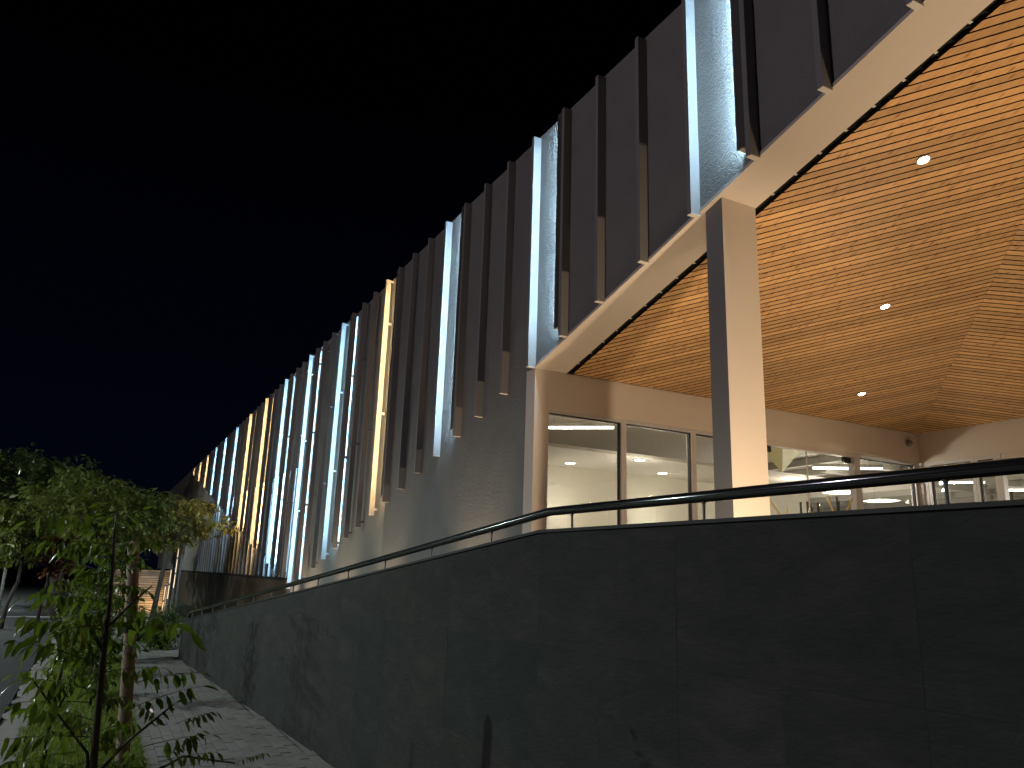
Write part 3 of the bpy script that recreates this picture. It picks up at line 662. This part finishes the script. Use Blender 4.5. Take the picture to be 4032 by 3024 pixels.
tree('broadleaf_tree', 'pale stemmed tree on the left beside the road, partly reddish leaves', -23.0, -1.75, 0, (0, -.1, 2.2), (1.1, .75, .8), 400, m_leaf_a, .18, m_palebark, (.1, .2), .05, 7, 58, TG)
tree('broadleaf_tree', 'small reddish tree low on the left behind the sapling', -24.0, -1.05, 0, (0, 0, 1.85), (.8, .6, .6), 190, m_leaf_r, .16, m_bark, (.1, .1), .04, 7, 63, TG)
tree('broadleaf_tree', 'dark tree far down the street against the end of the building', -44, 1.0, 0, (0, 0, 3.4), (2.5, 2.2, 1.6), 420, m_leaf_b, .26, m_bark, (0, 0), .12, 8, 71, TG)
tree('broadleaf_tree', 'dark tree across the road at the end of the street', -58, -6.5, 0, (0, 0, 3.8), (4.5, 4.5, 2.6), 520, m_leaf_b, .38, m_bark, (0, 0), .16, 8, 77, TG)

# shrubs in the lawn and beyond the wall
def shrub(label, x, y, r, h, seed, leaf=m_leaf_b, size=.09, n=90, group='glossy shrubs on the lawn strip'):
    global rng
    rng = np.random.default_rng(seed); random.seed(seed)
    t = tag(empty('shrub', (x, y, 0)), label, 'shrub', group)
    st = MB(); cen = []
    for i in range(9):
        a = random.uniform(0, 6.28); e = Vector((math.cos(a) * r * random.uniform(.2, .9), math.sin(a) * r * random.uniform(.2, .9), h * random.uniform(.5, 1)))
        st.tube([(0, 0, -.03), e * .5 + Vector((0, 0, .06)), e], [.012, .008, .004], 5)
        for _ in range(n // 9): u = random.uniform(.25, 1); cen.append(np.array(e * u + Vector((random.gauss(0, .12 * r), random.gauss(0, .12 * r), random.gauss(0, .06)))))
    obj('stems', st, m_twig, t, smooth=True)
    V, F = blob_leaves(cen, 6, size, .015); obj('foliage', fast_mesh('foliage', V, F, 3, [leaf]), None, t); return t
SG = 'glossy shrubs on the lawn strip'
shrub('low glossy shrub on the lawn nearest the camera, behind the sapling', -11.3, .15, .36, .55, 101, m_leaf_s, .09)
shrub('bushy shrub on the lawn just beyond the wooden stake', -13.2, .25, .42, .75, 102, m_leaf_s, .09, 120)
shrub('tall round shrub halfway along the lawn strip', -14.9, .15, .5, 1.35, 103, m_leaf_s, .10, 260)
shrub('pale glossy shrub beside the kerb, left of the stake', -16.6, -.1, .45, .85, 104, m_leaf_a, .09, 140)
shrub('dense shrub on the lawn below the big leaf whorls', -18.4, .3, .5, .9, 105, m_leaf_s, .10, 140)
shrub('shrub at the kerb under the leaning tree', -22.5, -.1, .6, 1.0, 106, m_leaf_a, .11, 150)
shrub('leafy shrub between the leaning tree and the pavement', -20.6, -.05, .55, 1.15, 121, m_leaf_a, .11, 170)
shrub('shrub at the lawn edge in front of the stone wall, beside the pavement', -24.6, .15, .6, 1.2, 122, m_leaf_b, .11, 170)
shrub('wide shrub at the kerb far down the lawn strip', -28.5, -.3, .8, 1.3, 123, m_leaf_b, .12, 170)
GB = 'dark bushes around the foot of the stone wall'
shrub('broad low bush at the end of the tiled ramp wall', -17.3, 1.45, .5, .55, 107, m_leaf_s, .11, 120, GB)
shrub('strappy green bush where the pavement meets the ramp end', -19.3, 1.1, .55, .6, 108, m_leaf_b, .13, 120, GB)
shrub('dark bush in front of the lit stone wall, left one', -24.2, 1.0, .7, .5, 109, m_leaf_b, .11, 140, GB)
shrub('dark bush in front of the lit stone wall, right one', -22.5, 2.0, .8, .6, 110, m_leaf_b, .11, 150, GB)
shrub('dark bush filling the corner below the plinth', -19.0, 2.6, .8, .55, 111, m_leaf_b, .11, 150, GB)

# ------------------------------------------------------------------ lit stone wall at the end and slim light posts beside it
sw = tag(empty('stone_wall', (-27.6, 1.3, 0)), 'low wall of stacked pale stone lit warm from below', 'wall')
g = MB(); g.box(-.25, -.03, -.75, .95, -.1, 1.42); obj('wall_core', g, m_mortar, sw)
random.seed(9); z = 0.02
while z < 1.40:
    h = random.uniform(.055, .095); y = -.75
    while y < .95:
        w = min(random.uniform(.25, .6), .95 - y); 
        if w > .05:
            s = MB(); d = random.uniform(0, .05); s.box(-.03, .005 + d, -w / 2 + .004, w / 2 - .004, -h / 2 + .009, h / 2 - .009)
            obj('stone', s, m_stone, sw, loc=(0, y + w / 2, z + h / 2))
        y += w
    z += h
light('stone_wall_uplight', 'SPOT', (-27.0, 1.95, .12), 40, (1, .58, .20), .05, aim=(-27.6, 1.75, 1.0), spot=120, blend=.7)
light('stone_wall_uplight', 'SPOT', (-27.05, .95, .12), 14, (1, .58, .20), .05, aim=(-27.6, .9, 1.0), spot=120, blend=.7)
m_postglow = mat('post_glow', (.9, .8, .6), .5, emit=(1, .68, .34), estr=1.1)
LP = [(-26.6, 2.075, .12, 1.0), (-26.5, 2.17, .62, 1.62), (-26.4, 2.29, .95, 2.25), (-26.3, 2.40, 0.3, 1.9)]
for i, (x, y, z0, z1) in enumerate(LP):
    t = tag(empty('light_post', (x, y, 0)), ['short slim light post beside the stone wall, lowest of the four', 'second slim light post right of the stone wall', 'tallest slim glowing post beside the end of the plinth', 'unlit dark post closest to the plinth end'][i], 'light post', 'slim posts between stone wall and plinth')
    g = MB(); g.box(-.03, .03, -.03, .03, -.05, z1 + .03); obj('shaft', g, m_shield, t)
    if i < 3:
        zz = z0
        while zz < z1 - .1:
            g = MB(); g.box(.031, .036, -.010, .010, zz, min(zz + .40, z1)); obj('light_strip', g, m_postglow, t); zz += .46
t = tag(empty('marker_pole', (-30.5, -2.47, 0)), 'plain pale pole at the left edge beside the road', 'pole')
g = MB(); g.tube([(0, 0, -.05), (0, 0, 1.55)], .05, 12); obj('shaft', g, m_polewhite, t, smooth=True)
g = MB(); g.tube([(0, 0, 1.55), (0, 0, 1.6)], [.056, .03], 12); obj('cap', g, m_polewhite, t)

# ------------------------------------------------------------------ street lamps (outside the frame) that light the pavement and the road, plus two added fill lamps
def street_lamp(x, y, h, power, label, aim, cone=162, blend=.28, col=(.86, 1.0, .93)):
    t = tag(empty('street_lamp', (x, y, 0)), label, 'street lamp', 'street lamps across the road')
    g = MB(); g.tube([(0, 0, -.05), (0, 0, h - .3), (0, .25, h), (0, .9, h + .08)], [.08, .055, .045, .035], 10); obj('pole', g, m_steelpost, t, smooth=True)
    g = MB(); g.box(-.12, .12, .85, 1.45, h + .03, h + .13); obj('head', g, m_trim, t)
    g = MB(); g.box(-.09, .09, .95, 1.4, h + .02, h + .029); obj('lens', g, m_streetlens, t)
    light('street_lamp_light', 'SPOT', (x, y + 1.2, h), power, col, .07, aim=aim, spot=cone, blend=blend)
street_lamp(-10.7, -10.2, 6.2, LAMP_STREET, 'street lamp across the road lighting the pavement', (-10.7, -9.0, 0))
street_lamp(-6, -17, 12.5, FRONT_FILL, 'added tall fill lamp across the road facing the facade', (-6, -12, 0), 172, .1, (.98, .85, 1.0))  # added purple-tinted front fill that lifts the facade
street_lamp(-36, -10.2, 6.5, LAMP_FAR, 'street lamp further down the road', (-36, -7.5, 0), 150, .3)
street_lamp(-21.5, -9.6, 4.6, TREE_FILL, 'added low fill lamp beside the road opposite the trees', (-21.5, -6.0, 0), 150, .3)  # added to brighten the tree crowns

# ------------------------------------------------------------------ wooden stake and saplings
st = tag(empty('wooden_stake', (-5.5, .34, 0)), 'pale upright wooden stake beside the sapling', 'stake')
g = MB(); g.tube([(0, 0, -.1), (.0, -.02, .5), (0, -.065, 1.1), (0, -.125, 1.70), (0, -.128, 1.745)], [.038, .038, .037, .035, .02], 10); obj('pole', g, m_stake, st, smooth=True)
g = MB(); g.tube([(0, -.075, 1.20), (0, -.08, 1.235)], .042, 12); obj('tie', g, m_tie, st)

def frond_mesh(name, nl, size, seed, leaf=m_leaf_s):
    r = random.Random(seed); mb = MB(); mb.tube([(0, 0, 0), (.35, 0, .02), (.7, 0, .012), (1, 0, -.03)], [.007, .005, .004, .002], 5, 1)
    def leaflet(bx, bz, side, L, ang):
        droop = r.uniform(.45, 1.25); out = Vector((math.cos(ang) * .5, side * math.sin(ang), 0)).normalized()
        d = (out * math.cos(droop) + Vector((0, 0, -math.sin(droop)))).normalized()
        sd = d.cross(Vector((r.gauss(0, .3), r.gauss(0, .3), 1))).normalized(); nn = sd.cross(d); W = L * r.uniform(.26, .35)
        b = Vector((bx, 0, bz)); cv = r.uniform(.05, .16)
        P = [b, b + d * L * .25 + sd * W * .42 + nn * W * .1, b + d * L * .5 + sd * W * .5 + nn * (W * .1 - cv * L * .2), b + d * L * .78 + sd * W * .26 - nn * cv * L * .5, b + d * L - nn * cv * L + sd * L * r.uniform(-.1, .1),
             b + d * L * .78 - sd * W * .26 - nn * cv * L * .5, b + d * L * .5 - sd * W * .5 + nn * (W * .1 - cv * L * .2), b + d * L * .25 - sd * W * .42 + nn * W * .1,
             b + d * L * .25, b + d * L * .5 - nn * cv * L * .2, b + d * L * .78 - nn * cv * L * .5]
        mb.add(P, [(0, 1, 8), (1, 2, 9, 8), (2, 3, 10, 9), (3, 4, 10), (10, 4, 5), (9, 10, 5, 6), (8, 9, 6, 7), (0, 8, 7)], 0)
    for i in range(nl):
        u = .22 + .76 * i / nl
        for side in (-1, 1):
            if r.random() < .9: leaflet(u + r.uniform(-.02, .02), .015 - .03 * max(0, u - .7), side, size * r.uniform(.75, 1.15) * (1 - .25 * abs(u - .5)), r.uniform(.8, 1.4))
    leaflet(1.0, -.03, 0.2, size * .9, .2)
    return mb.mesh(name, [leaf, m_twig], True)
fr = [frond_mesh('leaf', n, s, sd) for n, s, sd in ((5, .30, 1), (6, .27, 2), (7, .25, 3), (4, .34, 4), (6, .30, 5))]
FR = [(-4.30,0.082,1.294,-0.299,1.361),(-4.10,0.047,1.178,-0.305,1.267),(-4.20,0.035,1.113,-0.088,0.999),(-4.00,0.071,1.016,-0.258,1.035),(-4.00,0.081,0.878,-0.259,0.879),(-3.90,0.050,0.840,-0.214,0.820),(-4.40,0.131,1.193,-0.057,1.149),(-4.20,0.121,1.167,0.265,1.209),(-4.40,0.253,1.038,0.562,1.089),(-4.30,0.252,0.937,0.556,1.041),(-4.10,0.442,0.893,0.627,0.928),(-4.30,0.320,0.844,0.450,0.963),(-4.10,0.315,0.804,0.627,0.828),(-4.00,0.378,0.757,0.631,0.781),(-4.20,0.427,0.729,0.582,0.836),(-4.20,0.206,1.009,0.370,0.914),(-4.40,0.104,1.382,-0.096,1.334),(-4.40,0.097,1.467,-0.074,1.619),(-4.40,0.094,1.527,0.218,1.630),(-4.30,0.096,1.505,0.280,1.473),(-4.50,0.079,1.651,-0.070,1.808),(-4.40,0.074,1.749,0.184,1.883),(-4.40,0.076,1.737,-0.030,1.919),(-4.30,0.076,1.721,-0.087,1.713),(-4.20,0.102,1.370,0.337,1.336),(-4.20,0.105,1.279,-0.106,1.182),(-4.50,0.085,1.689,0.305,1.739),(-4.40,0.089,1.564,-0.184,1.496),(-4.50,0.115,1.077,-0.098,1.047),(-4.20,0.119,0.894,-0.058,0.872),(-4.10,0.123,0.858,0.322,0.751),(-4.00,0.124,0.785,-0.074,0.731),(-4.40,0.127,0.916,0.295,0.817),(-4.50,0.115,1.316,-0.225,1.188),(-4.50,0.109,1.439,0.512,1.279),(-3.90,0.697,0.754,0.815,0.794),(-3.80,0.601,0.721,0.756,0.760)]
SB = Vector((-4.3, .14, 0))
sap = tag(empty('sapling', SB), 'young sapling with drooping compound leaves in the left foreground', 'tree', 'saplings on the lawn')
stem = [(0, .02, -.05), (0, 0, .4), (0, -.005, .69), (0, -.02, .93), (0, -.034, 1.2), (0, -.04, 1.39), (0, -.05, 1.55), (0, -.067, 1.75), (0, -.07, 1.86)]
g = MB(); g.tube(stem, [.021, .019, .0175, .016, .0135, .011, .009, .006, .003], 9); obj('stem', g, m_twig, sap, smooth=True)
BR = [[(-4.3, .118, .66), (-4.3, .103, .753), (-4.25, -.03, .92), (-4.2, -.162, 1.09)], [(-4.3, .125, .63), (-4.3, .268, .795), (-4.25, .44, .955)], [(-4.3, .14, .5), (-4.2, .404, .682), (-4.15, .502, .742), (-3.9, .69, .75)], [(-4.3, .13, .58), (-4.2, .0, .62), (-4.1, -.12, .74)], [(-4.3, .10, 1.3), (-4.35, .2, 1.42), (-4.4, .28, 1.5)], [(-4.3, .10, 1.2), (-4.35, 0, 1.36), (-4.4, -.08, 1.46)]]
for b in BR:
    g = MB(); pts = [Vector(p) - SB for p in b]; g.tube(pts, [.009 - .0055 * i / (len(pts) - 1) for i in range(len(pts))], 7); obj('branch', g, m_twig, sap, smooth=True)
def place_leaf(parent, org, p, q, rr):
    p, q = Vector(p), Vector(q); d = q - p; L = d.length; o = obj('leaf', fr[rr.randrange(len(fr))], None, parent)
    xa = d.normalized(); za = Vector((rr.gauss(0, .25), rr.gauss(0, .25), 1)); ya = za.cross(xa).normalized(); za = xa.cross(ya)
    m = Matrix((xa, ya, za)).transposed().to_4x4(); o.matrix_local = Matrix.Translation(p - org) @ m @ Matrix.Diagonal((L, L, L, 1))
rr = random.Random(12)
for X, y0, z0, y1, z1 in FR: place_leaf(sap, SB, (X, y0, z0), (X + rr.uniform(-.12, .16), y1, z1), rr)
for i in range(44):
    z = rr.uniform(.62, 1.9); a = rr.uniform(1.9, 5.6); L = rr.uniform(.22, .38); y = .12 - .045 * (z - .7)
    place_leaf(sap, SB, (-4.3, y, z), (-4.3 + math.cos(a) * L, y + math.sin(a) * L, z + rr.uniform(-.06, .12)), rr)
def small_sapling(label, x, y, h, seed, n):
    r2 = random.Random(seed); O = Vector((x, y, 0)); t = tag(empty('sapling', O), label, 'tree', 'saplings on the lawn')
    g = MB(); g.tube([(0, 0, -.05), (.02, .0, h * .35), (0, .03, h * .7), (.03, .02, h)], [.018, .014, .01, .004], 8); obj('stem', g, m_twig, t, smooth=True)
    g = MB(); g.tube([(.01, 0, h * .3), (.0, .12, h * .55), (0, .16, h * .9)], [.011, .008, .003], 7); obj('branch', g, m_twig, t, smooth=True)
    for i in range(n):
        z = r2.uniform(.25, 1) * h; a = r2.uniform(0, 6.283); L = r2.uniform(.2, .36); place_leaf(t, O, (x, y + .03, z), (x + math.cos(a) * L, y + .03 + math.sin(a) * L, z + r2.uniform(-.05, .1)), r2)
small_sapling('thin forked sapling further along the lawn, casting a shadow across the pavement', -10.42, .20, 1.75, 5, 64)
small_sapling('slender sapling behind the stake near the kerb', -7.4, -.12, 1.25, 8, 18)
small_sapling('leafy sapling further down the lawn in front of the shrubs', -14.3, .30, 1.9, 15, 30)
